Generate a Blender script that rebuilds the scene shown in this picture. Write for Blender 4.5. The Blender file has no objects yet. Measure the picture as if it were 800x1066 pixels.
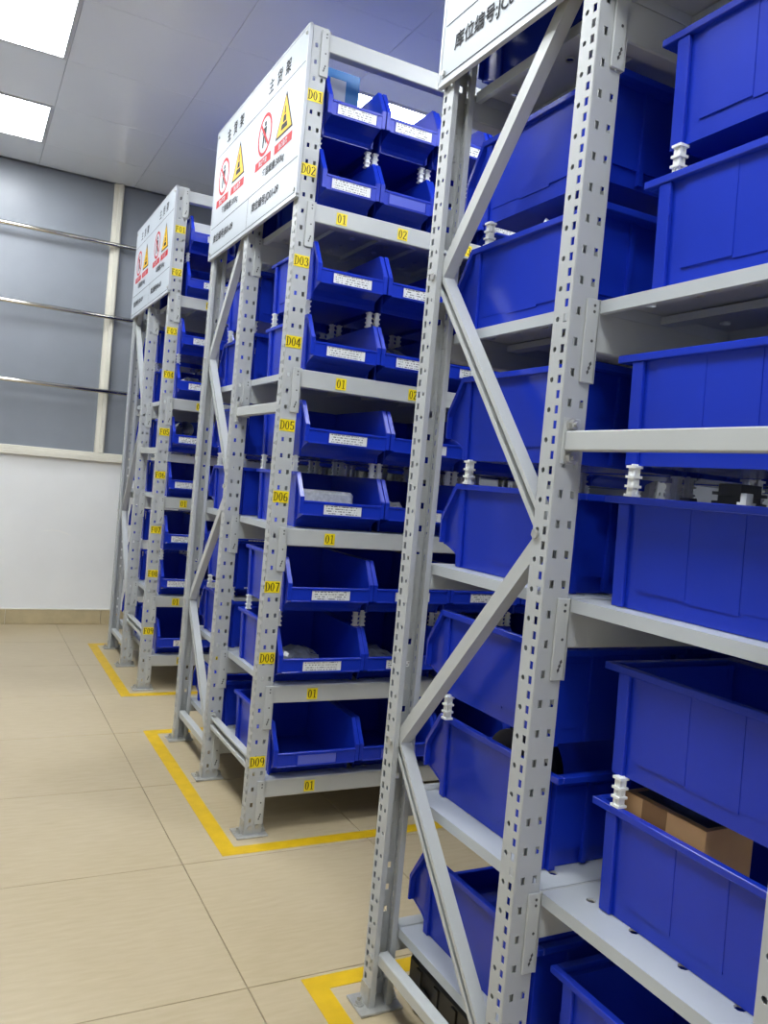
import bpy, bmesh, math, random
from mathutils import Vector, Matrix
random.seed(7)
S = bpy.context.scene
COL = S.collection

# ------------------------------------------------------------------ camera
CAM = dict(pos=(-0.8615, -2.4138, 1.1395), yaw=0.4781, pitch=-0.0336, roll=0.0906, f=856.2)
def make_camera():
    y, p, r = CAM['yaw'], CAM['pitch'], CAM['roll']
    f = Vector((math.sin(y)*math.cos(p), math.cos(y)*math.cos(p), math.sin(p)))
    ri = Vector((math.cos(y), -math.sin(y), 0)); u = ri.cross(f)
    r2 = ri*math.cos(r) + u*math.sin(r); u2 = u*math.cos(r) - ri*math.sin(r)
    m = Matrix((r2, u2, -f)).transposed().to_4x4(); m.translation = Vector(CAM['pos'])
    c = bpy.data.cameras.new('camera'); o = bpy.data.objects.new('camera', c)
    c.sensor_fit = 'HORIZONTAL'; c.sensor_width = 36; c.lens = 36*CAM['f']/800
    c.clip_start = 0.02; c.clip_end = 60
    o.matrix_world = m; COL.objects.link(o); S.camera = o
make_camera()
# ------------------------------------------------------------------ world, exposure
LIGHT = 9.0
w = bpy.data.worlds.new('world'); S.world = w; w.use_nodes = True
w.node_tree.nodes['Background'].inputs[0].default_value = (0.6, 0.65, 0.75, 1)
w.node_tree.nodes['Background'].inputs[1].default_value = 0.05
vs = S.view_settings
vs.view_transform = 'Standard'; vs.look = 'None'; vs.gamma = 1; vs.use_curve_mapping = False
vs.exposure = 1.57

# ------------------------------------------------------------------ dimensions
RH = 2.508                       # rack height
PX, PY = 0.052, 0.042            # upright section
YB, YA = 0.50, 0.949             # middle and back uprights (their near edges)
RD = YA + PY                     # rack depth
XE = 1.60                        # X of the far end frame
OFF = {'N': -1.8438, 'D': 0.0, 'F': 1.7464}
TIER = [0.175, 0.477, 0.977, 1.4726, 1.9825]
TOPB = 2.4984
X0, X1, Y0, Y1, ZC = -2.94, 1.86, -4.75, 3.472, 2.991

# ------------------------------------------------------------------ materials
def srgb(c):
    return tuple((v/12.92 if v <= 0.04045 else ((v+0.055)/1.055)**2.4) for v in [x/255 for x in c]) + (1,)
MATS = {}
def mat(name, col, rough=0.5, metal=0.0, noise=0.06, nscale=8.0, bump=0.0, bscale=60.0, spec=0.5, coat=0.0, trans=0.0):
    if name in MATS: return MATS[name]
    m = bpy.data.materials.new(name); m.use_nodes = True
    nt = m.node_tree; b = nt.nodes['Principled BSDF']
    c = srgb(col)
    tc = nt.nodes.new('ShaderNodeTexCoord'); nz = nt.nodes.new('ShaderNodeTexNoise')
    nz.inputs['Scale'].default_value = nscale; nz.inputs['Detail'].default_value = 5
    nt.links.new(tc.outputs['Object'], nz.inputs['Vector'])
    rp = nt.nodes.new('ShaderNodeValToRGB')
    rp.color_ramp.elements[0].position = 0.3; rp.color_ramp.elements[1].position = 0.7
    rp.color_ramp.elements[0].color = tuple(max(0, v*(1-noise)) for v in c[:3]) + (1,)
    rp.color_ramp.elements[1].color = tuple(min(1, v*(1+noise)) for v in c[:3]) + (1,)
    nt.links.new(nz.outputs['Fac'], rp.inputs['Fac']); nt.links.new(rp.outputs['Color'], b.inputs['Base Color'])
    b.inputs['Roughness'].default_value = rough; b.inputs['Metallic'].default_value = metal
    b.inputs['Specular IOR Level'].default_value = spec
    b.inputs['Coat Weight'].default_value = coat; b.inputs['Coat Roughness'].default_value = 0.08
    b.inputs['Transmission Weight'].default_value = trans
    if bump:
        n2 = nt.nodes.new('ShaderNodeTexNoise'); n2.inputs['Scale'].default_value = bscale
        bp = nt.nodes.new('ShaderNodeBump'); bp.inputs['Strength'].default_value = bump; bp.inputs['Distance'].default_value = 0.002
        nt.links.new(tc.outputs['Object'], n2.inputs['Vector']); nt.links.new(n2.outputs['Fac'], bp.inputs['Height'])
        nt.links.new(bp.outputs['Normal'], b.inputs['Normal'])
    MATS[name] = m; return m
M_RACK = mat('grey_powder_coat', (178, 181, 182), 0.42, noise=0.03, bump=0.04, bscale=300)
M_BEAM = mat('pale_powder_coat', (184, 187, 186), 0.42, noise=0.03, bump=0.04, bscale=300)
M_DECK = mat('deck_coat', (182, 187, 191), 0.38, noise=0.03)
M_BIN = mat('blue_plastic', (24, 52, 182), 0.25, noise=0.05, nscale=5, spec=0.42)
M_POST = mat('white_plastic', (240, 242, 240), 0.35, noise=0.02)
M_STEEL = mat('zinc_steel', (182, 182, 178), 0.35, metal=0.45, noise=0.15, nscale=40)
M_CHROME = mat('chrome_tube', (205, 200, 190), 0.15, metal=1.0, noise=0.05)
M_SIGN = mat('sign_board', (178, 185, 192), 0.42, noise=0.02, spec=0.22)
M_SIGNEDGE = mat('sign_edge', (186, 190, 195), 0.35, noise=0.02)
M_INK = mat('black_print', (28, 29, 34), 0.55, noise=0.0, spec=0.1)
M_GLYPH = mat('tag_print', (34, 28, 6), 0.5, noise=0.0)
M_RED = mat('red_print', (190, 36, 42), 0.5, noise=0.02, spec=0.1)
M_YEL = mat('yellow_print', (225, 178, 28), 0.5, noise=0.02, spec=0.1)
M_TAG = mat('yellow_tag', (238, 214, 22), 0.35, noise=0.05, nscale=30)
M_TAPE = mat('yellow_floor_tape', (208, 170, 18), 0.45, noise=0.08, nscale=20)
M_GROUT = mat('grout', (138, 126, 100), 0.8, noise=0.1, nscale=30)
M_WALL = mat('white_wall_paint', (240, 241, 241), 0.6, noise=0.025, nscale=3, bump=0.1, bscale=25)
M_SKIRT = mat('skirting_tile', (194, 178, 142), 0.35, noise=0.10, nscale=12)
M_CEIL = mat('ceiling_panel_coat', (242, 247, 255), 0.24, noise=0.015, nscale=2, spec=1.0)
M_SEAM = mat('ceiling_seam', (165, 167, 178), 0.7)
M_PANE = mat('grey_window_film', (136, 141, 149), 0.30, noise=0.05, nscale=4, spec=0.35)
M_FRAME = mat('cream_window_frame', (226, 222, 208), 0.35, noise=0.04)
M_LFRAME = mat('light_frame', (205, 207, 212), 0.4)
M_PIN = mat('dark_pin', (92, 92, 92), 0.45, metal=0.5)
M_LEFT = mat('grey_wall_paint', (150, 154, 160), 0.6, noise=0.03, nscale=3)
M_CARD = mat('cardboard', (186, 146, 100), 0.75, noise=0.08, nscale=15)
M_BLACK = mat('black_plastic', (48, 49, 54), 0.4, noise=0.1, nscale=20)
M_DARK = mat('dark_bag', (70, 74, 82), 0.25, noise=0.4, nscale=25)
M_CYAN = mat('cyan_card', (32, 120, 190), 0.3, noise=0.04)
M_GREYPAPER = mat('grey_paper', (196, 202, 212), 0.4, noise=0.05)
M_WHITEBOX = mat('white_carton', (225, 226, 224), 0.5, noise=0.03)
M_BUBBLE = mat('bubble_wrap', (205, 208, 208), 0.22, noise=0.18, nscale=70, bump=0.9, bscale=110)
M_GREYFILM = mat('grey_film', (120, 126, 136), 0.2, noise=0.35, nscale=30, bump=0.5, bscale=60)
M_FILM = mat('clear_film', (205, 210, 214), 0.12, noise=0.25, nscale=30, bump=0.4, bscale=60)
M_HOLDER = mat('clear_label_holder', (92, 104, 205), 0.15, noise=0.02)

def tile_material():
    m = bpy.data.materials.new('beige_floor_tile'); m.use_nodes = True
    nt = m.node_tree; b = nt.nodes['Principled BSDF']
    tc = nt.nodes.new('ShaderNodeTexCoord'); oi = nt.nodes.new('ShaderNodeObjectInfo')
    ad = nt.nodes.new('ShaderNodeVectorMath'); ad.operation = 'ADD'
    nt.links.new(tc.outputs['Object'], ad.inputs[0]); nt.links.new(oi.outputs['Location'], ad.inputs[1])
    def nz(scale, det):
        n = nt.nodes.new('ShaderNodeTexNoise'); n.inputs['Scale'].default_value = scale; n.inputs['Detail'].default_value = det
        nt.links.new(ad.outputs[0], n.inputs['Vector']); return n
    a, c = nz(2.2, 4), nz(55, 6)
    mp = nt.nodes.new('ShaderNodeMapping'); mp.inputs['Scale'].default_value = (14, 70, 1)
    nt.links.new(ad.outputs[0], mp.inputs['Vector']); nt.links.new(mp.outputs[0], c.inputs['Vector']); c.inputs['Scale'].default_value = 1
    mx = nt.nodes.new('ShaderNodeMath'); mx.operation = 'ADD'; nt.links.new(a.outputs['Fac'], mx.inputs[0]); nt.links.new(c.outputs['Fac'], mx.inputs[1])
    ml = nt.nodes.new('ShaderNodeMath'); ml.operation = 'MULTIPLY'; ml.inputs[1].default_value = 0.5; nt.links.new(mx.outputs[0], ml.inputs[0])
    rp = nt.nodes.new('ShaderNodeValToRGB')
    rp.color_ramp.elements[0].position = 0.35; rp.color_ramp.elements[0].color = srgb((176, 160, 128))
    rp.color_ramp.elements[1].position = 0.65; rp.color_ramp.elements[1].color = srgb((187, 172, 142))
    nt.links.new(ml.outputs[0], rp.inputs['Fac']); nt.links.new(rp.outputs['Color'], b.inputs['Base Color'])
    b.inputs['Roughness'].default_value = 0.32; b.inputs['Specular IOR Level'].default_value = 0.4
    return m
M_TILE = tile_material()

def label_material():
    """white stock card printed with grey lines of tiny text"""
    m = bpy.data.materials.new('printed_label_card'); m.use_nodes = True
    nt = m.node_tree; b = nt.nodes['Principled BSDF']
    tc = nt.nodes.new('ShaderNodeTexCoord'); oi = nt.nodes.new('ShaderNodeObjectInfo')
    sp = nt.nodes.new('ShaderNodeSeparateXYZ'); nt.links.new(tc.outputs['Generated'], sp.inputs[0])
    def math_(op, a, bb):
        n = nt.nodes.new('ShaderNodeMath'); n.operation = op
        for i, v in enumerate((a, bb)):
            if isinstance(v, (int, float)): n.inputs[i].default_value = v
            else: nt.links.new(v, n.inputs[i])
        return n.outputs[0]
    row = math_('MULTIPLY', sp.outputs['Z'], 4.0); fr = math_('FRACT', row, 0)
    band = math_('MULTIPLY', math_('GREATER_THAN', fr, 0.3), math_('LESS_THAN', fr, 0.75))
    cb = nt.nodes.new('ShaderNodeCombineXYZ')
    nt.links.new(math_('MULTIPLY', sp.outputs['X'], 26.0), cb.inputs[0])
    nt.links.new(math_('FLOOR', row, 0), cb.inputs[1]); nt.links.new(math_('MULTIPLY', oi.outputs['Random'], 50.0), cb.inputs[2])
    nz = nt.nodes.new('ShaderNodeTexNoise'); nz.inputs['Scale'].default_value = 1.0; nt.links.new(cb.outputs[0], nz.inputs['Vector'])
    ink = math_('MULTIPLY', band, math_('GREATER_THAN', nz.outputs['Fac'], 0.5))
    inx = math_('MULTIPLY', math_('GREATER_THAN', sp.outputs['X'], 0.05), math_('LESS_THAN', sp.outputs['X'], 0.9))
    ink = math_('MULTIPLY', ink, inx)
    mx = nt.nodes.new('ShaderNodeMix'); mx.data_type = 'RGBA'
    nt.links.new(ink, mx.inputs['Factor']); mx.inputs[6].default_value = srgb((226, 228, 226)); mx.inputs[7].default_value = srgb((120, 120, 122))
    nt.links.new(mx.outputs[2], b.inputs['Base Color']); b.inputs['Roughness'].default_value = 0.35
    return m
M_LABEL = label_material()

def emit_mat(name, col, st):
    m = bpy.data.materials.new(name); m.use_nodes = True
    nt = m.node_tree; nt.nodes.clear()
    e = nt.nodes.new('ShaderNodeEmission'); e.inputs[0].default_value = col; e.inputs[1].default_value = st
    o = nt.nodes.new('ShaderNodeOutputMaterial'); nt.links.new(e.outputs[0], o.inputs[0]); return m
M_LIGHT = emit_mat('lit_diffuser', (0.93, 0.97, 1.0, 1), LIGHT)

# ------------------------------------------------------------------ mesh helpers
class MB:
    def __init__(s): s.v = []; s.f = []; s.fm = []; s.mi = 0
    def add(s, vs_, fs):
        n = len(s.v); s.v.extend([tuple(v) for v in vs_]); s.f.extend([tuple(i+n for i in f) for f in fs]); s.fm.extend([s.mi]*len(fs))
    def box(s, x0, x1, y0, y1, z0, z1, bev=0.0, fn=None):
        if bev <= 0:
            vs_ = [(x, y, z) for z in (z0, z1) for y in (y0, y1) for x in (x0, x1)]
            fs = [(0, 2, 3, 1), (4, 5, 7, 6), (0, 1, 5, 4), (2, 6, 7, 3), (0, 4, 6, 2), (1, 3, 7, 5)]
        else:
            bm = bmesh.new(); bmesh.ops.create_cube(bm, size=1)
            for q in bm.verts: q.co = Vector(((x0+x1)/2 + q.co.x*(x1-x0), (y0+y1)/2 + q.co.y*(y1-y0), (z0+z1)/2 + q.co.z*(z1-z0)))
            bmesh.ops.bevel(bm, geom=bm.edges[:], offset=bev, segments=1, affect='EDGES', profile=0.5)
            bm.verts.index_update(); vs_ = [q.co[:] for q in bm.verts]; fs = [[q.index for q in f.verts] for f in bm.faces]; bm.free()
        if fn: vs_ = [fn(*q) for q in vs_]
        s.add(vs_, fs)
    def prism(s, poly, a, b, fn):
        """extrude a 2-D polygon; fn(u, v, t) -> xyz, t runs a..b"""
        n = len(poly)
        vs_ = [fn(u, v, a) for u, v in poly] + [fn(u, v, b) for u, v in poly]
        fs = [tuple(range(n)), tuple(range(2*n-1, n-1, -1))] + [(i, i+n, (i+1) % n+n, (i+1) % n) for i in range(n)]
        s.add(vs_, fs)
    def flat(s, poly, fn):
        s.add([fn(u, v) for u, v in poly], [tuple(range(len(poly)))])
    def cyl(s, p0, p1, r, n=12, r1=None, caps=True):
        p0, p1 = Vector(p0), Vector(p1); r1 = r if r1 is None else r1
        d = (p1-p0).normalized(); a = d.orthogonal().normalized(); b = d.cross(a)
        vs_ = []
        for p, q in ((p0, r), (p1, r1)):
            for i in range(n):
                t = 2*math.pi*i/n; vs_.append(p + (a*math.cos(t)+b*math.sin(t))*q)
        fs = [(i, (i+1) % n, (i+1) % n+n, i+n) for i in range(n)]
        if caps: fs += [tuple(range(n-1, -1, -1)), tuple(range(n, 2*n))]
        s.add(vs_, fs)
    def bar(s, p0, p1, wdir, wu, wv):
        """rectangular bar from p0 to p1, wu along wdir, wv across"""
        p0, p1 = Vector(p0), Vector(p1); d = (p1-p0).normalized(); u = Vector(wdir).normalized(); v = d.cross(u)
        vs_ = [p + u*a*wu/2 + v*b*wv/2 for p in (p0, p1) for a, b in ((-1, -1), (1, -1), (1, 1), (-1, 1))]
        s.add(vs_, [(3, 2, 1, 0), (4, 5, 6, 7), (0, 1, 5, 4), (1, 2, 6, 5), (2, 3, 7, 6), (3, 0, 4, 7)])
    def mesh(s, name, mats, smooth=False, fix=True):
        me = bpy.data.meshes.new(name); me.from_pydata(s.v, [], s.f)
        for m in (mats if isinstance(mats, (list, tuple)) else [mats]): me.materials.append(m)
        me.polygons.foreach_set('material_index', s.fm)
        if fix:
            bm = bmesh.new(); bm.from_mesh(me); bmesh.ops.recalc_face_normals(bm, faces=bm.faces[:]); bm.to_mesh(me); bm.free()
        if smooth: me.polygons.foreach_set('use_smooth', [True]*len(me.polygons))
        me.update(); return me
    def build(s, name, mats, parent=None, loc=(0, 0, 0), **k):
        return link(name, s.mesh(name, mats, **k), parent, loc)
def link(name, me, parent=None, loc=(0, 0, 0), rz=0.0):
    o = bpy.data.objects.new(name, me); COL.objects.link(o)
    o.location = loc; o.rotation_euler = (0, 0, rz)
    if parent: o.parent = parent
    return o
def empty(name, loc):
    o = bpy.data.objects.new(name, None); o.empty_display_size = 0.05; COL.objects.link(o); o.location = loc; return o
def tag(o, label, cat, group=None):
    o['label'] = label; o['category'] = cat
    if group: o['group'] = group
    return o
def struct(o, label=None):
    o['kind'] = 'structure'
    if label: o['label'] = label
    return o

def text_mesh(body, size, mtl, name='lettering', frame=None, bold=0.0):
    cu = bpy.data.curves.new(name, 'FONT'); cu.body = body; cu.size = size; cu.offset = bold; cu.resolution_u = 3
    o = bpy.data.objects.new(name, cu); COL.objects.link(o)
    dg = bpy.context.evaluated_depsgraph_get(); me = bpy.data.meshes.new_from_object(o.evaluated_get(dg))
    bpy.data.objects.remove(o); bpy.data.curves.remove(cu)
    me.materials.clear(); me.materials.append(mtl); me.name = name
    xs = [v.co.x for v in me.vertices]; ys = [v.co.y for v in me.vertices]
    return me, min(xs), max(xs), min(ys), max(ys)

# ------------------------------------------------------------------ the room
floor_bm = MB(); floor_bm.box(X0-.1, X1+.1, Y0-.1, Y1+.1, -0.06, -0.004)
FLOOR = struct(floor_bm.build('floor', M_GROUT), 'beige tiled floor with thin dark joints')
tile_cache = {}
def grid_edges(a, b, ref, step):
    k = math.ceil((a-ref)/step - 1e-6); e = [a]
    while ref+k*step < b-1e-6:
        if ref+k*step > a+1e-6: e.append(ref+k*step)
        k += 1
    return e+[b]
gx = grid_edges(X0, X1, -0.222, 0.6); gy = grid_edges(Y0, Y1, 0.478, 0.605)
for i in range(len(gx)-1):
    for j in range(len(gy)-1):
        wx, wy = gx[i+1]-gx[i], gy[j+1]-gy[j]; k = (round(wx, 3), round(wy, 3))
        if k not in tile_cache:
            b = MB(); g = 0.0012; hx, hy = wx/2-g, wy/2-g
            b.add([(-hx, -hy, -.006), (hx, -hy, -.006), (hx, hy, -.006), (-hx, hy, -.006),
                   (-hx, -hy, -.001), (hx, -hy, -.001), (hx, hy, -.001), (-hx, hy, -.001),
                   (-hx+.001, -hy+.001, 0), (hx-.001, -hy+.001, 0), (hx-.001, hy-.001, 0), (-hx+.001, hy-.001, 0)],
                  [(0, 1, 5, 4), (1, 2, 6, 5), (2, 3, 7, 6), (3, 0, 4, 7), (4, 5, 9, 8), (5, 6, 10, 9), (6, 7, 11, 10), (7, 4, 8, 11), (8, 9, 10, 11)])
            tile_cache[k] = b.mesh('floor_tile', M_TILE)
        link('floor_tile', tile_cache[k], FLOOR, ((gx[i]+gx[i+1])/2, (gy[j]+gy[j+1])/2, 0))

# ceiling: 600 mm metal panels in a grid, some cells are light panels
cb = MB(); cb.box(X0-.1, X1+.1, Y0-.1, Y1+.1, ZC+0.012, ZC+0.08)
CEIL = struct(cb.build('ceiling', M_SEAM), 'pale grey panelled ceiling with thin seams')
cx_ = grid_edges(X0, X1, 0.06, 0.6); cy_ = grid_edges(Y0, Y1, 1.25, 0.6)
LIGHTS = [(-1.14, y) for y in (2.45, 1.25, 0.05, -1.15, -2.35, -3.55)]+[(0.66, y) for y in (1.25, -1.15, -2.35, -3.55)]  # last walkway panel and third rack-side panel added unseen to brighten camera-facing rack faces
ccache = {}
for i in range(len(cx_)-1):
    for j in range(len(cy_)-1):
        wx, wy = cx_[i+1]-cx_[i], cy_[j+1]-cy_[j]; c = ((cx_[i]+cx_[i+1])/2, (cy_[j]+cy_[j+1])/2)
        if any(abs(cx_[i]-a) < .01 and abs(cy_[j]-q) < .01 for a, q in LIGHTS): continue
        k = (round(wx, 3), round(wy, 3))
        if k not in ccache:
            b = MB(); hx, hy = wx/2-.0008, wy/2-.0008
            b.add([(-hx, -hy, .012), (hx, -hy, .012), (hx, hy, .012), (-hx, hy, .012), (-hx, -hy, .0015), (hx, -hy, .0015), (hx, hy, .0015), (-hx, hy, .0015),
                   (-hx+.0015, -hy+.0015, 0), (hx-.0015, -hy+.0015, 0), (hx-.0015, hy-.0015, 0), (-hx+.0015, hy-.0015, 0)],
                  [(0, 1, 5, 4), (1, 2, 6, 5), (2, 3, 7, 6), (3, 0, 4, 7), (4, 5, 9, 8), (5, 6, 10, 9), (6, 7, 11, 10), (7, 4, 8, 11), (8, 9, 10, 11)])
            ccache[k] = b.mesh('ceiling_panel', M_CEIL)
        link('ceiling_panel', ccache[k], CEIL, (c[0], c[1], ZC))
lf = MB()
for a in ((-.299, .299, -.299, -.279), (-.299, .299, .279, .299), (-.299, -.279, -.279, .279), (.279, .299, -.279, .279)):
    lf.box(*a, -0.004, 0.012)
lfm = lf.mesh('light_frame', M_LFRAME)
ld = MB(); ld.box(-.279, .279, -.279, .279, 0.0, 0.008); ldm = ld.mesh('diffuser', M_LIGHT)
NTH = ['nearest', 'second from', 'third from', 'fourth from', 'fifth from', 'an added one, sixth from']
for i, (x, y) in enumerate(LIGHTS):
    r = empty('ceiling_light', (x+.3, y+.3, ZC)); link('light_frame', lfm, r); link('diffuser', ldm, r)
    if i < 6: lab = 'square light panel over the walkway, %s the grey window wall' % NTH[i]
    else: lab = ['square light panel glimpsed behind the top bins of the D rack', 'square light panel above the aisle beside the D rack', 'added unseen light panel behind the untagged rack', 'square light panel farthest from the D rack, past the untagged rack'][i-6]
    tag(r, lab, 'ceiling light', 'square ceiling lights')

# walls
def wall(name, *b, label=None, m_=None):
    m = MB(); m.box(*b); return struct(m.build(name, m_ or M_WALL), label)
ZS = 1.148
wall('wall_back', X0-.1, X1+.1, Y1, Y1+.2, -.06, ZS-.03, label='white painted wall below the grey window')
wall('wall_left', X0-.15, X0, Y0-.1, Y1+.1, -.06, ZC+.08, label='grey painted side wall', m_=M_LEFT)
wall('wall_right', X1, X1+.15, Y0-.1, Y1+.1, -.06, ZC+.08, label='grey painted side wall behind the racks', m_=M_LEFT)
wall('wall_front', X0-.1, X1+.1, Y0-.2, Y0, -.06, ZC+.08, label='white painted wall')
m = MB()
for x0 in [X0+.6*k for k in range(8)]: m.box(x0+.001, x0+.599, Y1-.012, Y1-.0005, 0.0005, .098, .0015)
struct(m.build('baseboard_back', M_SKIRT), 'beige stone skirting along the white wall')
m = MB(); m.box(X0, X1, Y1-.014, Y1-.0005, .0985, .105, .001)
struct(m.build('trim_1', M_FRAME), 'thin white strip above the skirting')
# scuffs on the wall: shallow plaster smears
for pts in ([(-.36, .62), (-.30, .632), (-.24, .628), (-.19, .612), (-.17, .6)],):
    m = MB(); n = len(pts); up = [(x, Y1-.0012, z+.006*math.sin(math.pi*(i+.5)/n)) for i, (x, z) in enumerate(pts)]
    dn = [(x, Y1-.0012, z-.006*math.sin(math.pi*(i+.5)/n)) for i, (x, z) in enumerate(pts)]
    m.add(up+dn, [(i, i+1, n+i+1, n+i) for i in range(n-1)])
    o = m.build('plaster_smear', mat('fresh_plaster', (240, 240, 238), 0.6)); tag(o, 'small pale plaster smear on the white wall', 'smear')
# window band: grey film panes between cream mullions
wf = MB()
wf.box(X0, X1, Y1-.03, Y1+.06, ZS-.03, ZS, .003)
wf.box(X0, X1, Y1-.012, Y1+.06, ZS, ZS+.03, .003)
mull = [-2.21, -1.12, -0.032, 1.056]
for x in mull:
    wf.box(x-.031, x+.031, Y1-.004, Y1+.06, ZS+.03, ZC, .003)
    wf.box(x-.006, x+.024, Y1-.018, Y1-.003, ZS+.03, ZC, .003)
W1 = struct(wf.build('window_1', M_FRAME), 'wide window band with cream frame')
ed = [X0]+[v for x in mull for v in (x-.031, x+.031)]+[X1]
for i in range(0, len(ed), 2):
    p = MB(); p.box(ed[i]+.0005, ed[i+1]-.0005, Y1+.025, Y1+.04, ZS+.03, ZC)
    p.build('window_pane', M_PANE, W1)
back = MB(); back.box(X0-.1, X1+.1, Y1+.06, Y1+.2, ZS-.03, ZC+.08)
struct(back.build('trim_2', M_WALL), 'wall closing behind the window')
for k, z in enumerate((1.592, 2.090, 2.573)):
    m = MB(); m.cyl((X0+.001, Y1-.045, z), (X1-.001, Y1-.045, z), 0.014, 14)
    r = m.build('guard_rail', M_CHROME, smooth=True)
    tag(r, ['lowest', 'middle', 'topmost'][k]+' chrome guard rail across the grey window', 'rail', 'chrome window guard rails')
    for x in mull:
        b = MB(); b.cyl((x+.01, Y1-.045, z), (x+.01, Y1-.018, z), .006, 8); b.build('bracket', M_CHROME, r)

# ------------------------------------------------------------------ upright posts with punched holes
def post_mesh(flip, zlo=0.004):
    """open C section; front face at y=0 (or the far side when flipped)"""
    bm = bmesh.new()
    def quad(ps): bm.faces.new([bm.verts.new(p) for p in ps])
    def strip(u0, u1, fn, holes=None, hw=0, hh=0, octo=False, z0=zlo, z1=RH):
        if not holes: quad([fn(u0, z0), fn(u1, z0), fn(u1, z1), fn(u0, z1)]); return
        uc = (u0+u1)/2; z = z0
        for i, h in enumerate(holes):
            a = z; b = z1 if i == len(holes)-1 else (h+holes[i+1])/2
            if octo:
                n = 8; ring = [(uc+hw*math.cos(math.pi/8+k*math.pi/4), h+hh*math.sin(math.pi/8+k*math.pi/4)) for k in range(n)]
                cor = [(u1, b), (u0, b), (u0, a), (u1, a)]
                # corners follow octagon vertices pairwise
                for k in range(4):
                    r0, r1 = ring[2*k], ring[2*k+1]
                    quad([fn(*cor[k]), fn(*r1), fn(*r0)] if False else [fn(*r0), fn(*cor[k]), fn(*r1)])
                    nx = ring[(2*k+2) % 8]; quad([fn(*r1), fn(*cor[k]), fn(*cor[(k+1) % 4]), fn(*nx)])
            else:
                l, r, bo, t = uc-hw, uc+hw, h-hh, h+hh
                quad([fn(u0, a), fn(u1, a), fn(u1, bo), fn(u0, bo)]); quad([fn(u0, t), fn(u1, t), fn(u1, b), fn(u0, b)])
                quad([fn(u0, bo), fn(l, bo), fn(l, t), fn(u0, t)]); quad([fn(r, bo), fn(u1, bo), fn(u1, t), fn(r, t)])
            z = b
    Yf = (lambda y: PY-y) if flip else (lambda y: y)
    fh = [0.05+0.05*k for k in range(49)]; sh = [0.0375+0.025*k for k in range(98)]; rh = [0.0375+0.05*k for k in range(49)]
    F = lambda u, z: (u, Yf(0), z)
    strip(0, .009, F); strip(.009, .021, F, fh, .0043, .0066); strip(.021, .034, F); strip(.034, .046, F, fh, .0043, .0066); strip(.046, PX, F)
    for X in (0.0, PX):
        G = lambda u, z, X=X: (X, Yf(u), z)
        strip(0, .006, G); strip(.006, .018, G, sh, .0046, .0068); strip(.018, .025, G); strip(.025, .037, G, rh, .0047, .0047, True); strip(.037, PY, G)
    B = lambda u, z: (u, Yf(PY), z)
    strip(0, .012, B); strip(PX-.012, PX, B)
    I = lambda u, z: (.012, Yf(u), z); J = lambda u, z: (PX-.012, Yf(u), z)
    strip(PY-.01, PY, I); strip(PY-.01, PY, J)
    bmesh.ops.remove_doubles(bm, verts=bm.verts[:], dist=1e-5)
    me = bpy.data.meshes.new('upright_post'); bm.to_mesh(me); bm.free(); me.materials.append(M_RACK)
    # give the sheet its 2 mm gauge
    o = bpy.data.objects.new('tmp', me); COL.objects.link(o); sm = o.modifiers.new('s', 'SOLIDIFY'); sm.thickness = 0.0016; sm.offset = 0
    dg = bpy.context.evaluated_depsgraph_get(); out = bpy.data.meshes.new_from_object(o.evaluated_get(dg))
    bpy.data.objects.remove(o); bpy.data.meshes.remove(me); out.name = 'upright_post'; return out
POST_C, POST_A = post_mesh(False), post_mesh(True)

def base_plate_mesh():
    b = MB(); b.box(-.028, PX+.022, -.018, PY+.018, .0005, .006, .001)
    for x, y in ((-.016, PY/2), (PX+.013, PY/2)):
        b.cyl((x, y, .006), (x, y, .009), .011, 12); b.cyl((x, y, .009), (x, y, .016), .008, 6); b.cyl((x, y, .016), (x, y, .024), .005, 8)
    b.box(-.004, -.001, .002, PY-.002, .006, .05); b.box(PX+.001, PX+.004, .002, PY-.002, .006, .05)
    return b.mesh('base_plate', M_STEEL)
BASE = base_plate_mesh()
bb = MB()
for x in (.015, .040): bb.cyl((x, -.0012, .03), (x, -.0065, .03), .0085, 6)
BOLTS_F = bb.mesh('base_bolts', M_STEEL)
bb = MB()
for x in (.015, .040): bb.cyl((x, PY+.0012, .03), (x, PY+.0065, .03), .0085, 6)
BOLTS_B = bb.mesh('base_bolts', M_STEEL)

BH = 0.056
def beam_mesh(flip, h):
    b = MB(); s = -1 if flip else 1
    def fy(x, y, z): return (x, (PY-y) if flip else y, z)
    b.box(PX+.002, XE-.002, 0.000, 0.036, -h, -0.0015, .0025, fy)
    return b.mesh('beam', M_BEAM)
BEAM, BEAM_R, BEAM_B = beam_mesh(False, BH), beam_mesh(True, BH), beam_mesh(False, .084)
def conn_mesh(flip, right):
    b = MB(); x0, x1 = (PX-.024, PX+.004)
    def fy(x, y, z):
        if right: x = XE+PX-x
        return (x, (PY-y) if flip else y, z)
    b.box(x0, x1, -.0062, -.0020, -.137, .001, .0012, fy)
    b.box(PX+.0012, PX+.0046, -.0062, .034, -.137, .001, 0, fy)
    b.mi = 1; xm = (x0+x1)/2
    for dz in (-.010, -.020, -.068): b.cyl(fy(xm+.002, -.0055, dz), fy(xm+.002, -.0068, dz), .0026, 8)
    for q in range(3): b.add([fy(xm-.002+.0022*q+a, -.0068, -.124+.007*q+c) for a, c in ((0, 0), (.004, .004), (.002, .009), (-.002, .005))], [(0, 1, 2, 3)])
    return b.mesh('end_connector', [M_BEAM, M_PIN])
CONN = {(f, r): conn_mesh(f, r) for f in (False, True) for r in (False, True)}

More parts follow.
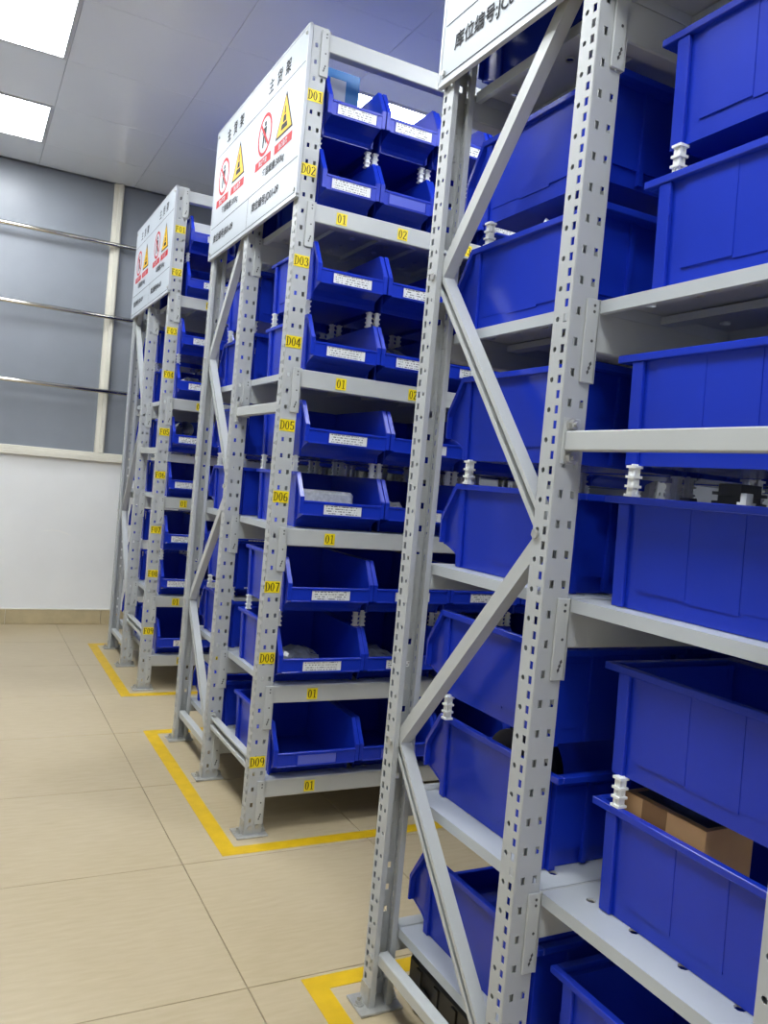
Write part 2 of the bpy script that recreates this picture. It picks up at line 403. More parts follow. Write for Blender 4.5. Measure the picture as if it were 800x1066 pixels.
def deck_mesh(depth):
    W = (XE-PX-.006)/5; g = .0008; b = MB()
    # top sheet in strips: solid / holed / solid / holed / solid
    e = [g, .053, .081, W-.081, W-.053, W-g]; nh = 5
    for k in range(5):
        if k in (1, 3):
            c = (e[k]+e[k+1])/2
            for i in range(nh):
                a, d = depth*i/nh, depth*(i+1)/nh; h = (a+d)/2
                ring = [(c+0.0088*math.cos(math.pi/8+q*math.pi/4), h+0.0088*math.sin(math.pi/8+q*math.pi/4)) for q in range(8)]
                cor = [(e[k+1], d), (e[k], d), (e[k], a), (e[k+1], a)]
                for q in range(4):
                    b.add([(*ring[2*q], 0), (*cor[q], 0), (*ring[2*q+1], 0)], [(0, 1, 2)])
                    b.add([(*ring[2*q+1], 0), (*cor[q], 0), (*cor[(q+1) % 4], 0), (*ring[(2*q+2) % 8], 0)], [(0, 1, 2, 3)])
                b.add([(x, y, z) for z in (0, -.004) for x, y in ring], [(q, (q+1) % 8, (q+1) % 8+8, q+8) for q in range(8)])
        else:
            b.add([(e[k], 0, 0), (e[k+1], 0, 0), (e[k+1], depth, 0), (e[k], depth, 0)], [(0, 1, 2, 3)])
    b.box(g, g+.0015, 0, depth, -.020, -.0001); b.box(W-g-.0015, W-g, 0, depth, -.020, -.0001)
    b.box(g, g+.012, 0, depth, -.021, -.020); b.box(W-g-.012, W-g, 0, depth, -.021, -.020)
    b.box(g+.0016, W-g-.0016, 0, .0015, -.02, -.0001); b.box(g+.0016, W-g-.0016, depth-.0015, depth, -.02, -.0001)
    b.box(W*.45, W*.55, .002, depth-.002, -.016, -.003)
    return b.mesh('deck_panel', M_DECK, fix=False), W
DK_N, DW = deck_mesh(YB-.004); DK_F, _ = deck_mesh(YA-YB-PY+.038)

def brace_mesh(ya, za, yb, zb, style):
    """cold formed channel between two frame nodes"""
    b = MB(); p0, p1 = Vector((.0265, ya, za)), Vector((.0265, yb, zb)); X = Vector((1, 0, 0)); d = (p1-p0).normalized(); v = d.cross(X)
    if style == 0:      # web outwards, flanges inwards
        b.bar(p0-X*.0125, p1-X*.0125, X, .002, .028)
        for s_ in (-1, 1): b.bar(p0+v*s_*.013, p1+v*s_*.013, X, .023, .002)
    else:               # open side outwards
        b.bar(p0+X*.0125, p1+X*.0125, X, .002, .028)
        for s_ in (-1, 1):
            b.bar(p0+v*s_*.013, p1+v*s_*.013, X, .023, .002); b.bar(p0-X*.0125+v*s_*.0095, p1-X*.0125+v*s_*.0095, X, .002, .009)
    return b.mesh('diagonal_brace', M_BEAM)
def hbar_mesh(y0, y1, h=.032, name='tie_bar', plates=True):
    b = MB(); b.box(.010, .036, y0, y1, -h/2, h/2, .002)
    return b.mesh(name, M_BEAM)
AN, BN = YA+.012, YB+PY-.010
BRACES = [(AN, 2.42, BN, 2.10, 1), (BN, 2.10, AN, 1.585, 0), (AN, 1.585, BN, 1.08, 1), (BN, 1.08, AN, .59, 0), (AN, .59, BN, .13, 1)]
BRACES_F = [(BN, 2.44, AN, 1.95, 0), (AN, 1.95, BN, 1.40, 0), (BN, 1.40, AN, .84, 1), (AN, .84, BN, .30, 0)]
BRM = [brace_mesh(*q) for q in BRACES]; BRM_F = [brace_mesh(*q) for q in BRACES_F]
TIE = hbar_mesh(PY-.004, YB-.004)
lt = MB()
lt.box(.010, .036, PY-.004, YB-.004, .012, .020, .0015); lt.box(.010, .036, PY-.004, YB-.004, -.022, -.008, .0015); lt.box(.028, .036, PY-.004, YB-.004, -.010, .014)
LOWTIE = lt.mesh('tie_bar', M_BEAM)
HAB = hbar_mesh(YB+PY-.012, YA+.006, .026, 'horizontal_brace')
tb = MB(); tb.box(.006, .040, YB-.004, YB-.0012, -.038, .038, .001); tb.mi = 1
for z in (-.027, .027):
    tb.cyl((.022, YB-.004, z), (.022, YB-.006, z), .0115, 14); tb.cyl((.022, YB-.006, z), (.022, YB-.014, z), .0088, 6); tb.cyl((.022, YB-.013, z), (.022, YB-.020, z), .0045, 8)
TIEPL = tb.mesh('bolted_plate', [M_BEAM, M_STEEL])
nb = MB(); nb.cyl((-.004, 0, 0), (.013, 0, 0), .006, 10); nb.cyl((-.006, 0, 0), (-.002, 0, 0), .0085, 6); NODE = nb.mesh('bolt', M_STEEL)

# ------------------------------------------------------------------ serif tag glyphs
def ell(cx, cy, rx, ry, a0=0, a1=360, n=14):
    return [(cx+rx*math.cos(math.radians(a0+(a1-a0)*i/n)), cy+ry*math.sin(math.radians(a0+(a1-a0)*i/n))) for i in range(n+1)]
def glyph(b, ch, ox, oz, h, fn):
    T = lambda q: [(ox+u*h, oz+v*h) for u, v in q]
    def poly(q): b.flat(T(q), fn)
    def rect(x0, x1, y0, y1): poly([(x0, y0), (x1, y0), (x1, y1), (x0, y1)])
    def ring(o, i):
        for k in range(len(o)-1): poly([o[k], o[k+1], i[k+1], i[k]])
    def path(pts, t=.055):
        for p, q in zip(pts[:-1], pts[1:]):
            d = Vector((q[0]-p[0], q[1]-p[1])); L = d.length or 1; nx, ny = -d.y/L, d.x/L; tt = t*(.55+.6*abs(d.y)/L)
            poly([(p[0]+nx*tt, p[1]+ny*tt), (q[0]+nx*tt, q[1]+ny*tt), (q[0]-nx*tt, q[1]-ny*tt), (p[0]-nx*tt, p[1]-ny*tt)])
    if ch == '0': ring(ell(.3, .5, .24, .5), ell(.3, .5, .11, .43))
    elif ch == '1': rect(.25, .37, 0, 1); rect(.12, .5, 0, .06); poly([(.1, .84), (.25, .9), (.25, 1.0), (.1, .9)])
    elif ch == 'D':
        rect(.1, .22, 0, 1); rect(.02, .25, 0, .06); rect(.02, .25, .94, 1)
        ring(ell(.22, .5, .36, .5, -90, 90), ell(.22, .5, .23, .44, -90, 90))
    elif ch == 'F':
        rect(.1, .22, 0, 1); rect(.02, .32, 0, .06); rect(.02, .52, .93, 1); rect(.2, .4, .47, .54); rect(.46, .52, .78, .95); rect(.37, .42, .38, .63)
    elif ch == '2': path(ell(.28, .74, .18, .2, 170, -40, 10)+[(.08, .06)]); rect(.06, .52, 0, .1)
    elif ch == '3': path(ell(.27, .75, .17, .19, 160, -90, 10)); path(ell(.27, .29, .2, .25, 90, -160, 10))
    elif ch == '4': path([(.38, 0), (.38, .98), (.06, .32)]); rect(.04, .56, .25, .33)
    elif ch == '5': path([(.14, .98), (.12, .55)]+ell(.28, .32, .2, .27, 120, -160, 12)); rect(.12, .5, .9, 1)
    elif ch == '6': path([(.44, .95)]+ell(.34, .45, .24, .5, 110, 180, 8)); path(ell(.29, .29, .19, .25, 0, 360, 14))
    elif ch == '7': path([(.48, .94), (.26, 0)], .06); rect(.07, .54, .88, 1)
    elif ch == '8': path(ell(.29, .75, .16, .2, 0, 360, 12)); path(ell(.29, .28, .19, .25, 0, 360, 12))
    elif ch == '9': path(ell(.29, .71, .19, .25, 0, 360, 14)); path(ell(.26, .52, .24, .5, 30, -70, 8))
TAGM = {}
def put_tag(root, s, x, z, y=-.0014, w=.05, h=.036):
    """yellow sticker facing -Y, with serif print"""
    k = (w, h)
    if k not in TAGM:
        b = MB(); b.box(-w/2, w/2, -.0006, 0, -h/2, h/2); TAGM[k] = b.mesh('number_tag', M_TAG)
    t = link('number_tag', TAGM[k], root, (x, y, z)); t['label'] = 'yellow sticker printed ' + s
    if s not in TAGM:
        b = MB(); gh = .027; adv = .60*gh; tw = adv*len(s)
        for i, ch in enumerate(s): glyph(b, ch, -tw/2+i*adv, -gh/2, gh, lambda u, v: (u, -.0009, v))
        TAGM[s] = b.mesh('lettering', M_GLYPH)
    link('lettering', TAGM[s], t)

# ------------------------------------------------------------------ end sign board
def sign(root, codes):
    z0, z1 = RH-.515, RH-.003
    b = MB(); b.box(-.012, -.004, -.004, RD+.004, z0, z1, .001); sg = b.build('sign_board', M_SIGN, root)
    sg['label'] = 'white end sign with load warnings and location codes'
    e = MB()
    for q in ((-.0135, -.0025, -.006, RD+.006, z0-.006, z0+.004), (-.0135, -.0025, -.006, RD+.006, z1-.003, z1+.003), (-.0135, -.0025, -.006, 0.001, z0, z1), (-.0135, -.0025, RD-.001, RD+.006, z0, z1)): e.box(*q)
    e.build('edge_frame', M_SIGNEDGE, sg)
    for yy in (.014, RD-.014):
        for zz in (z0+.02, z1-.02):
            sc = MB(); sc.cyl((-.012, yy, zz), (-.017, yy, zz), .006, 8); sc.build('screw', M_STEEL, sg)
    P = lambda u, v: (-.0126, RD-u, z0+v)           # u from the back edge to the aisle edge
    ln = MB(); lw = .0012
    def hl(v, u0, u1): ln.flat([(u0, v-lw), (u1, v-lw), (u1, v+lw), (u0, v+lw)], P)
    def vl(u, v0, v1): ln.flat([(u-lw, v0), (u+lw, v0), (u+lw, v1), (u-lw, v1)], P)
    H = z1-z0; hw = RD/2
    hl(.119, .008, RD-.008); hl(.405, .008, RD-.008); hl(.010, .008, RD-.008)
    vl(hw, .010, .119)
    ln.build('ruled_lines', M_INK, sg)
    for half in (0, 1):
        o = half*hw; red, bar, yel, ink, tri = MB(), [MB(), MB()], MB(), MB(), MB()
        def ringp(m, cu, cv, r0, r1, n=24):
            for k in range(n):
                a, c = 2*math.pi*k/n, 2*math.pi*(k+1)/n
                m.flat([(cu+r0*math.cos(a), cv+r0*math.sin(a)), (cu+r1*math.cos(a), cv+r1*math.sin(a)), (cu+r1*math.cos(c), cv+r1*math.sin(c)), (cu+r0*math.cos(c), cv+r0*math.sin(c))], P)
        cu, cv = o+.135, .300
        ringp(red, cu, cv, .060, .072)
        P2 = lambda u, v: (-.0130, RD-u, z0+v)
        red.flat([(cu-.047, cv+.039), (cu-.039, cv+.047), (cu+.047, cv-.039), (cu+.039, cv-.047)], P2)
        # climbing figure inside the ring
        ink.flat([(cu-.010, cv+.030), (cu+.010, cv+.030), (cu+.008, cv+.045), (cu-.008, cv+.045)], P)
        ink.flat([(cu-.018, cv-.010), (cu+.012, cv-.010), (cu+.016, cv+.026), (cu-.014, cv+.026)], P)
        ink.flat([(cu-.030, cv+.004), (cu-.018, cv+.012), (cu-.014, cv+.026), (cu-.026, cv+.020)], P)
        ink.flat([(cu-.020, cv-.042), (cu-.008, cv-.042), (cu-.002, cv-.010), (cu-.018, cv-.010)], P)
        ink.flat([(cu+.014, cv-.036), (cu+.026, cv-.030), (cu+.012, cv-.010), (cu, cv-.010)], P)
        # warning triangle
        tu, tv = o+.335, .236
        tri.flat([(tu-.080, tv), (tu+.080, tv), (tu, tv+.138)], P)
        yel.flat([(tu-.068, tv+.007), (tu+.068, tv+.007), (tu, tv+.124)], lambda u, v: (-.0129, RD-u, z0+v))
        sym = MB(); PI_ = lambda u, v: (-.0132, RD-u, z0+v)
        sym.flat([(tu-.030, tv+.018), (tu+.030, tv+.018), (tu+.024, tv+.036), (tu-.024, tv+.036)], PI_)
        sym.flat([(tu-.016, tv+.040), (tu+.016, tv+.040), (tu+.010, tv+.062), (tu-.010, tv+.062)], PI_)
        sym.flat([(tu-.006, tv+.066), (tu+.006, tv+.066), (tu+.004, tv+.090), (tu-.004, tv+.090)], PI_)
        for bq, c_ in zip(bar, (o+.135, o+.335)): bq.flat([(c_-.082, .192), (c_+.082, .192), (c_+.082, .222), (c_-.082, .222)], P)
        red.build('prohibition_ring', M_RED, sg, fix=False); tri.build('triangle_border', M_INK, sg, fix=False); yel.build('warning_triangle', M_YEL, sg, fix=False)
        ink.build('climbing_figure', M_INK, sg, fix=False); sym.build('warning_symbol', M_INK, sg, fix=False)
        for bq in bar: bq.build('caption_bar', M_RED, sg, fix=False)
    Mx = Matrix(((0, 0, -1), (-1, 0, 0), (0, 1, 0)))
    def put(s, cu, v, h, wmax, mt=M_INK, left=None, sx=1.0, bold=.012):
        me, a, bb_, c, d = text_mesh(s, 1.0, mt, bold=bold)
        sc_ = h/(d-c); L = (bb_-a)*sc_*sx
        if L > wmax: sx *= wmax/L
        L = (bb_-a)*sc_*sx; u0 = left if left is not None else cu-L/2
        for q in me.vertices:
            u = u0+(q.co.x-a)*sc_*sx; vv = v+(q.co.y-c)*sc_
            q.co = Vector((-.0131, RD-u, z0+vv))
        me.update(); link('lettering', me, sg)
    for half, code in enumerate(codes):
        o = half*hw
        put('主  货  架', o+.25, .428, .050, .26)
        put('禁止攀爬', o+.135, .197, .020, .15, M_SIGN); put('当心坠落', o+.335, .197, .020, .15, M_SIGN)
        put('每层载重:300kg', o+.25, .143, .036, .40)
        put('库位编号:'+code, 0, .046, .041, .392, left=o+.050, bold=.018)

# ------------------------------------------------------------------ racks
def rack(key, label, codes, tie_z, low_z, post_tags=None, beam_tags=None):
    braces, brm = (BRACES_F, BRM_F) if key == 'F' else (BRACES, BRM)
    y = OFF[key]; root = tag(empty('storage_rack', (0, y, 0)), label, 'rack', 'grey perforated storage racks')
    for xe in (0.0, XE):
        for yy, me, fl in ((0, POST_C, 0), (YB, POST_C, 0), (YA, POST_A, 1)):
            p = link('upright_post', me, root, (xe, yy, 0)); link('base_plate', BASE, p); link('base_bolts', BOLTS_B if fl else BOLTS_F, p)
        for bmsh in brm: link('diagonal_brace', bmsh, root, (xe, 0, 0))
        link('horizontal_brace', HAB, root, (xe, 0, .112)); link('horizontal_brace', HAB, root, (xe, 0, 2.46))
        for z in (tie_z, low_z, 2.30):
            t = link('tie_bar', LOWTIE if z == low_z else TIE, root, (xe, 0, z)); link('bolted_plate', TIEPL, t)
        for q in braces: link('bolt', NODE, root, (xe, q[2], q[3]))
        link('bolt', NODE, root, (xe, AN, .112))
    for i, z in enumerate(TIER+[TOPB]):
        for yy, fl in ((0, False), (YB, False), (YA, True)):
            b = link('beam', BEAM_R if fl else (BEAM_B if yy == YB else BEAM), root, (0, yy, z))
            link('end_connector', CONN[(fl, False)], b); link('end_connector', CONN[(fl, True)], b)
    for i, z in enumerate(TIER):
        for k in range(5):
            link('deck_panel', DK_N, root, (PX+.003+k*DW, .002, z)); link('deck_panel', DK_F, root, (PX+.003+k*DW, YB+.004, z))
    sign(root, codes)
    if post_tags:
        for n, (z, dx) in enumerate(post_tags): put_tag(root, '%s%02d' % (key, n+1), .025+dx, z)
    if beam_tags:
        for zi, xs in beam_tags:
            for n, x in enumerate(xs): put_tag(root, '%02d' % (n+1), x, (TIER)[zi]-BH*.52, -.0010, .036, .036)
    return root
TZ = [2.299, 2.076, 1.799, 1.551, 1.294, 1.072, .790, .566, .237]
R_N = rack('N', 'tall grey rack without number tags, a bolted tie bar at mid height', ('JC01-09', 'JB01-09'), 1.237, .120)
R_D = rack('D', 'tall grey rack with yellow tags D01 to D09 on its post', ('JE01-09', 'JD01-09'), 1.352, .214,
     [(z, random.uniform(-.003, .003)) for z in TZ],
     [(4, (.147, .365, .615)), (3, (.194, .458, .715)), (2, (.202, .49, .80)), (1, (.189, .49, .79)), (0, (.207, .50, .80))])
R_F = rack('F', 'tall grey rack with yellow tags F01 to F09 beside the window wall', ('JG01-09', 'JF01-09'), 1.205, .275,
     [(z, random.uniform(-.003, .003)) for z in [2.30, 2.09, 1.80, 1.585, 1.30, 1.085, .81, .59, .30]],
     [(4, (.2, .5, .8)), (3, (.193, .40, .62)), (2, (.150, .40, .62)), (1, (.151, .40, .62)), (0, (.2, .4, .62))])

# ------------------------------------------------------------------ stacking bins
BL, BHT = 0.45, 0.177
def bin_mesh(W):
    b = MB(); W -= .002; H = BHT; dr = .006
    PROF = [(.415, 0), (.420, H-.006), (.050, H-.006), (.006, .106), (.002, .098), (.002, .048), (.022, .040), (.046, .031), (.066, .016), (.074, 0)]
    for side in (0, 1):
        def X(x, z):
            x = x+(H-z)/H*dr; return W-x if side else x
        fn = lambda u, v, t: (X(t, v), u, v)
        b.prism(PROF, .0105, .013, fn)
        fb = lambda x, y, z: (X(x, z), y, z)
        for k, (y0, y1) in enumerate(((.275, .370), (.180, .275), (.086, .180))):
            b.box(.0078+.0009*k, .0106, y0, y1, .030-.004*(k % 2), H-.0115, 0, fb)
        b.box(.0025, .0106, .396, .420, .0, H-.012, .0015, fb)          # rear rib
        b.box(.0035, .0106, .060, .078, .0, H-.012, .0015, fb)          # front rib
        fs = lambda x, y, z: ((W-x if side else x), y, z)
        b.box(0, .0135, .0495, BL, H-.012, H, .0012, fs)                 # side rim
        sl = [(.050, H), (.0, .101), (.0, .094), (.006, .094), (.0115, .104), (.054, H-.013)]
        b.prism(sl, 0, .0135, lambda u, v, t: ((W-t if side else t), u, v))
        b.box(0, .0135, 0, .006, .046, .096, .001, fs)
    b.box(.0136, W-.0136, .434, BL, H-.012, H, .0012)                   # rear rim
    b.box(.0136, W-.0136, .418, .436, H-.0125, H-.010)
    b.prism([(.4155, 0), (.4205, H-.006), (.418, H-.006), (.413, 0)], .0166, W-.0166, lambda u, v, t: (t, u, v))
    b.box(.03, W-.03, .4175, .4215, .03, H-.03)
    for k in (.33, .67): b.box(W*k-.005, W*k+.005, .4175, .427, .004, H-.014)
    for x0 in (.017, W-.031): b.box(x0, x0+.014, .417, .428, 0, H-.012)
    b.box(.0165, W-.0165, .072, .4155, .0008, .0035)                    # floor
    b.box(.0136, W-.0136, 0.0005, .0035, .044, .086)                    # front lip
    b.box(.0136, W-.0136, -.002, .010, .082, .089, .0012)
    b.box(.0136, W-.0136, -.001, .005, .042, .047, .001)
    cv = [(.0, .044), (.022, .038), (.046, .029), (.066, .014), (.074, 0.0008)]
    for p, q in zip(cv[:-1], cv[1:]):
        b.prism([p, q, (q[0]+.003, q[1]+.0025), (p[0]+.003, p[1]+.0025)], .0136, W-.0136, lambda u, v, t: (t, u, v))
    c = W/2
    for q in ((c-.068, c+.068, .0465, .049), (c-.068, c+.068, .0795, .082), (c-.070, c-.0675, .0465, .082), (c+.0675, c+.070, .0465, .082)): b.box(q[0], q[1], -.0022, .0006, q[2], q[3])
    return b.mesh('stacking_bin', M_BIN)
BINM = {}
cd = MB(); cd.box(-.066, .066, -.0010, .0, 0, .030); CARD = cd.mesh('label_card', M_LABEL)
hd = MB(); hd.box(-.066, .066, -.0012, .0, 0, .030); HOLD = hd.mesh('label_holder', M_HOLDER)
sp = MB()
sp.cyl((0, 0, -.050), (0, 0, .002), .0055, 8)
for z in (-.0495, -.0355, -.0205, -.0045): sp.box(-.0092, .0092, -.0092, .0092, z, z+.004)
for a in ((-.0064, -.0018), (.0018, .0064)):
    for c in ((-.0064, -.0018), (.0018, .0064)): sp.box(a[0], a[1], c[0], c[1], -.0495, .0)
PILLAR = sp.mesh('stacking_post', M_POST)
ORD = ['first', 'second', 'third', 'fourth', 'fifth', 'sixth', 'seventh']
BINS = {}
def put_bin(x, yfront, z, W, back, upper, label, group, card=True, skew=0.0):
    if W not in BINM: BINM[W] = bin_mesh(W)
    rz = (math.pi if back else 0)+skew
    o = link('stacking_bin', BINM[W], None, (x+W if back else x, yfront, z), rz); tag(o, label, 'bin', group)
    c = link('label_card' if card else 'label_holder', CARD if card else HOLD, o, ((W-.002)/2, .0004, .0492))
    if upper:
        for px, py in ((.0115, .092), (W-.0135, .092), (.0115, .400), (W-.0135, .400)): link('stacking_post', PILLAR, o, (px, py, 0))
    return o
def fill(key, half, widths, x0s, ncol, rows, desc, group, nocard=(), dy=None):
    """rows: list of (tier, upper) top to bottom"""
    yo = OFF[key]
    for r, (t, up) in enumerate(rows):
        W = widths[r]; nmax = int((XE-.012-x0s[r])/(W+.0012)); n = min(ncol+(2 if W < .23 else 0), nmax)
        for c in range(n):
            z = TIER[t]+.0012+(BHT+.05 if up else 0)
            jit = random.uniform(-.004, .004)
            yf = yo+(RD-.012+jit if half else -.020+jit)+(dy or {}).get(r, 0)
            x = x0s[r]+c*(W+.0012)
            o = put_bin(x, yf, z, W, half, up, desc(r, c), group, card=((r, c) not in nocard))
            BINS[(key, half, r, c)] = o
ROWS = [(4, 1), (4, 0), (3, 1), (3, 0), (2, 1), (2, 0), (1, 1), (1, 0), (0, 0)]
def d_front(T):
    def f(r, c):
        if c == 0: return 'blue open-front bin in row %s%02d, right beside the tagged post' % (T, r+1)
        return 'blue open-front bin in row %s%02d, %s from the tagged post' % (T, r+1, ORD[c])
    return f
SH = ['topmost', 'fourth', 'third', 'second', 'lowest']
def d_back(nm, side):
    def f(r, c):
        t, up = ROWS[r]
        pos = 'end' if c == 0 else ORD[c]+' inward'
        ul = ('upper ' if up else 'lower ') if t else ''
        return '%s%s blue bin, %s shelf %s, %s' % (ul, pos, SH[4-t], nm, side)
    return f
fill('D', 0, [.2, .2, .245, .245, .3, .3, .3, .3, .3], [.062, .062, .074, .072, .080, .083, .066, .056, .068], 5, ROWS, d_front('D'), 'bins in the tagged D rows', {(8, 0), (8, 1), (8, 2), (1, 1)})
fill('D', 1, [.2, .2]+[.3]*7, [.062]*9, 5, ROWS, d_back('of the D tagged rack', 'brace side'), 'bins on the back of the D rack')
fill('F', 0, [.3, .3, .25, .25, .2, .2, .2, .2, .3], [.075, .075, .07, .065, .064, .063, .066, .065, .07], 5, ROWS, d_front('F'), 'bins in the tagged F rows')
fill('F', 1, [.3]*9, [.064]*9, 3, ROWS, d_back('of the F tagged rack', 'brace side'), 'bins on the back of the F rack')
fill('N', 1, [.2, .2]+[.3]*7, [.07, .07, .07, .066, .074, .080, .075, .096, .085], 5, ROWS, d_back('of the untagged rack', 'behind its diagonal braces'), 'bins behind the braces of the untagged rack')
fill('N', 0, [.29]*9, [.075, .075, .078, .066, .078, .080, .104, .106, .080], 5, ROWS, d_back('of the untagged rack', 'tie bar side'), 'bins on the tie bar side of the untagged rack', dy={2: .006, 4: .036, 5: .036, 6: .022, 7: .023, 8: .055})

# ------------------------------------------------------------------ things in the bins and under the shelf
def inbin(key, half, r, c): return BINS[(key, half, r, c)].location
def blob(name, loc, sx, sy, sz, m, amp=.25, seed=0, sub=3):
    bm = bmesh.new(); bmesh.ops.create_icosphere(bm, subdivisions=sub, radius=1); rnd = random.Random(seed)
    from mathutils import noise
    for v in bm.verts:
        n = noise.noise(v.co*2.3+Vector((seed, 0, 0)))*amp + noise.noise(v.co*6+Vector((0, seed, 0)))*amp*.5
        q = v.co*(1+n); v.co = Vector((q.x*sx, q.y*sy, max(q.z*sz, -sz*.75)+sz*.75))
    me = bpy.data.meshes.new(name); bm.to_mesh(me); bm.free(); me.materials.append(m)
    return link(name, me, None, loc)
# bubble-wrapped parcel in D06
l = inbin('D', 0, 5, 0); bm_ = MB(); bm_.box(0, .185, 0, .15, 0, .118, .010)
o = bm_.build('wrapped_parcel', M_BUBBLE, None, (l.x+.040, l.y+.085, l.z+.0045)); tag(o, 'silvery bubble-wrapped parcel lying in the bin by tag D06', 'parcel')
# blue card pack with a grey label in D01
l = inbin('D', 0, 0, 0); o = MB(); o.box(0, .135, 0, .05, 0, .255, .002); o = o.build('carton_pack', M_CYAN, None, (l.x+.030, l.y+.155, l.z+.0045)); tag(o, 'upright blue carton standing in the top bin beside D01', 'box')
g = MB(); g.box(.030, .085, -.0012, -.0002, .115, .225); g.build('grey_panel', M_GREYPAPER, o)
# crumpled dark bags
l = inbin('D', 0, 3, 1); o = blob('plastic_bag', (l.x+.12, l.y+.20, l.z+.004), .085, .11, .075, M_DARK, .3, 3); tag(o, 'crumpled dark plastic bag in second bin of row D04', 'bag')
l = inbin('D', 0, 7, 0); o = blob('grey_bag', (l.x+.145, l.y+.21, l.z+.004), .075, .09, .045, M_GREYFILM, .25, 5); tag(o, 'grey plastic bag lying in the bin beside tag D08', 'bag')
l = inbin('D', 0, 7, 1); o = blob('clear_bag', (l.x+.12, l.y+.20, l.z+.004), .085, .10, .045, M_GREYFILM, .3, 8); tag(o, 'clear plastic bag in the second bin of row D08', 'bag')
l = inbin('D', 0, 3, 0); o = blob('parts_bag', (l.x+.12, l.y+.20, l.z+.004), .085, .11, .06, M_DARK, .35, 11); tag(o, 'dark bag of parts in the bin beside tag D04', 'bag')
l = inbin('D', 0, 5, 1); o = blob('clear_bag', (l.x+.10, l.y+.18, l.z+.004), .075, .09, .055, M_FILM, .3, 9); tag(o, 'clear plastic bag in the second bin of row D06', 'bag')
# roll of film on F05
l = inbin('F', 0, 4, 0); m = MB(); m.cyl((0, 0, 0), (0.03, .26, .0), .042, 18, caps=False); m.cyl((0, 0, 0), (0.03, .26, .0), .030, 18, caps=False); m.cyl((.0, .0, 0), (.03, .26, 0), .018, 14, caps=False)
o = m.build('film_roll', M_FILM, None, (l.x+.075, l.y+.06, l.z+.120), smooth=True, fix=False); tag(o, 'roll of clear film sticking out of the bin at F05', 'roll')
for c in (0, 1, 2):
    l = inbin('F', 0, 5, c); m = MB(); m.box(0, .172, 0, .16, 0, .038, .002); o = m.build('flat_carton', M_WHITEBOX, None, (l.x+.014, l.y+.105, l.z+BHT+.0012)); tag(o, 'flat white carton lying across the %s bin of row F06' % ORD[c], 'box')
l = inbin('F', 0, 3, 0); o = blob('parts_bag', (l.x+.12, l.y+.20, l.z+.004), .085, .11, .07, M_DARK, .35, 21); tag(o, 'dark bag of parts in the bin beside tag F04', 'bag')
# cardboard box in the lower bin of the near rack's second shelf
l = inbin('N', 0, 7, 0); m = MB(); m.box(0, .105, 0, .166, 0, .196, .001); o = m.build('cardboard_box', M_CARD, None, (l.x+.028, l.y+.241, l.z+.0045)); tag(o, 'brown cardboard box in a blue bin near the tie bar post', 'box')
m = MB(); m.box(.012, .098, .008, .150, .1962, .1975, .0005); m.build('dark_lid_insert', M_BLACK, o)
m = MB(); n = 16; m.add([(.036+.015*math.cos(2*math.pi*k/n), .075+.050*math.sin(2*math.pi*k/n), .1979) for k in range(n)], [tuple(range(n))]); m.build('clear_window', M_GREYFILM, o)
m = MB(); m.box(-.0008, 0, .075, .125, .150, .196); m.build('flap_tab', mat('dark_cardboard', (128, 94, 60), .8), o)
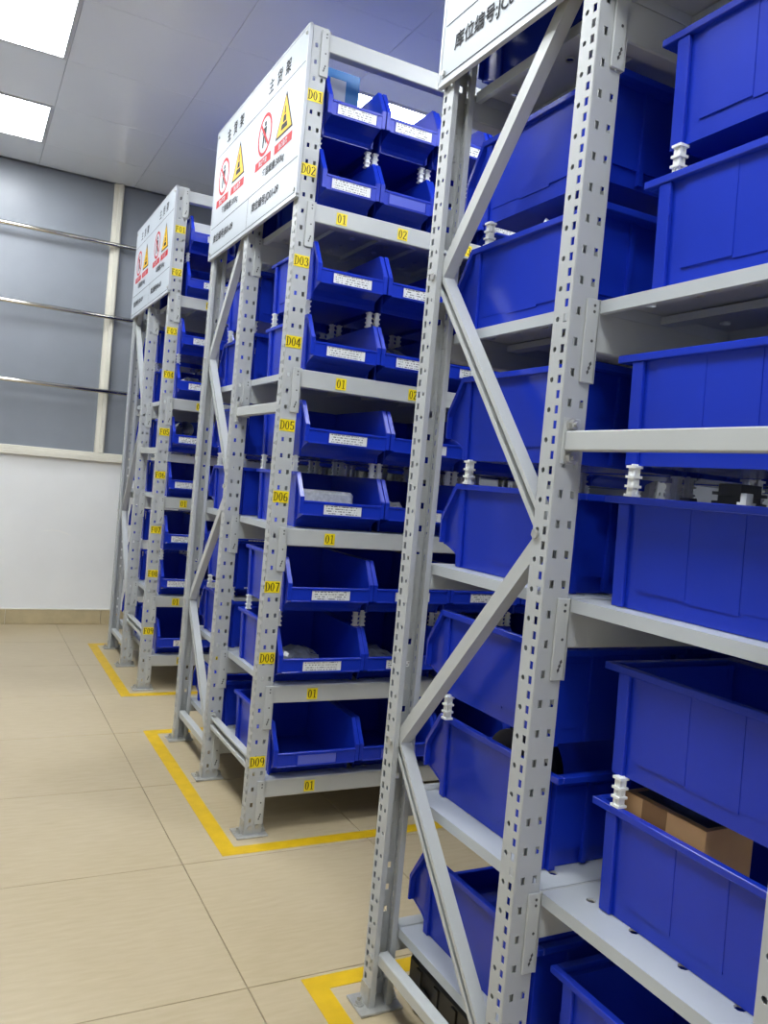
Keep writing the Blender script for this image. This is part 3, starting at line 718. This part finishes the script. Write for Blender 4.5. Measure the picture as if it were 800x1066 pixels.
# connectors and blocks lying on the near rack's third shelf bins
l = inbin('N', 0, 5, 0)
for k, (dx, dy, wx, wy, hz, mt, nm, lab) in enumerate([
    (.045, .315, .022, .022, .178, M_BLACK, 'connector_block', 'slim dark connector block standing in the bin under the tie bar'),
    (.085, .255, .055, .050, .205, M_BLACK, 'connector_block', 'wide dark connector block next to the slim one under the tie bar'),
    (.035, .205, .018, .012, .190, M_POST, 'plastic_strip', 'thin white plastic strip between the dark blocks under the tie bar'),
    (.080, .135, .060, .055, .200, M_BLACK, 'connector_block', 'dark connector block behind the white socket under the tie bar'),
    (.030, .115, .036, .016, .190, M_WHITEBOX, 'socket_block', 'white socket block with two dark pin holes'),
    (.100, .088, .050, .036, .200, M_BLACK, 'connector_block', 'dark connector block farthest from the bolts under the tie bar')]):
    m = MB(); m.box(0, wx, 0, wy, 0, hz-.03, .002); m.box(wx*.08, wx*.92, wy*.08, wy*.92, hz-.03, hz, .001)
    for q in range(4): m.box(-.0015, wx+.0015, -.0015, wy+.0015, hz-.06+q*.014, hz-.055+q*.014)
    o = m.build(nm, mt, None, (l.x+dx, l.y+dy, l.z+.0045)); tag(o, lab, 'connector')
    if nm == 'socket_block':
        for y_ in (.004, .0105):
            h = MB(); h.box(-.0019, -.0012, y_-.0015, y_+.0015, hz-.020, hz-.011); h.build('pin_hole', M_BLACK, o)
# black reel in the far-half bin of the second shelf
l = inbin('N', 1, 7, 0); m = MB(); m.cyl((0, 0, 0), (.018, 0, 0), .082, 28); m.cyl((.018, 0, 0), (.06, 0, 0), .03, 16); m.cyl((.06, 0, 0), (.078, 0, 0), .082, 28)
o = m.build('cable_reel', M_BLACK, None, (l.x-.19, l.y-.17, l.z+.0875)); tag(o, 'round black reel lying in a bin behind the braces', 'reel')
# clear film bundle poking over the bin, third shelf of the near rack
l = inbin('N', 1, 3, 0); o = blob('clear_bag', (l.x-.232, l.y-.24, l.z+.004), .045, .085, .118, M_FILM, .3, 31); tag(o, 'clear crinkled bag poking over a bin behind the top brace', 'bag')
# black case on the floor under the near rack
yo = OFF['N']; m = MB(); m.box(0, .40, -.30, 0, .0008, .052, .006); m.box(0, .40, -.30, 0, .054, .112, .008)
for k in range(4): m.box(-.004, .002, -.27+.07*k, -.25+.07*k, .005, .100, .001)
m.box(-.003, .402, -.302, .002, .049, .057, .001)
cs = m.build('black_case', M_BLACK, None, (.092, yo+.955, 0)); tag(cs, 'black plastic case on the floor under the lowest shelf', 'case')
for q in (-.08, -.22):
    m = MB(); m.box(-.008, -.0041, q-.018, q+.018, .038, .072, .001); m.build('latch', M_BLACK, cs)

# ------------------------------------------------------------------ floor markings
for key, lab in (('N', 'yellow floor tape outline around the untagged rack'), ('D', 'yellow floor tape outline around the D tagged rack'), ('F', 'yellow floor tape outline around the F tagged rack')):
    y = OFF[key]; a, b_, c, d = -.100, XE+PX+.10, y-.110, y+1.100; t = .050; m = MB()
    for q in ((a, a+t, c, d), (b_-t, b_, c, d), (a+t, b_-t, c, c+t), (a+t, b_-t, d-t, d)): m.box(*q, .0002, .0008)
    tag(m.build('floor_tape', M_TAPE), lab, 'floor tape', 'yellow tape outlines on the floor')
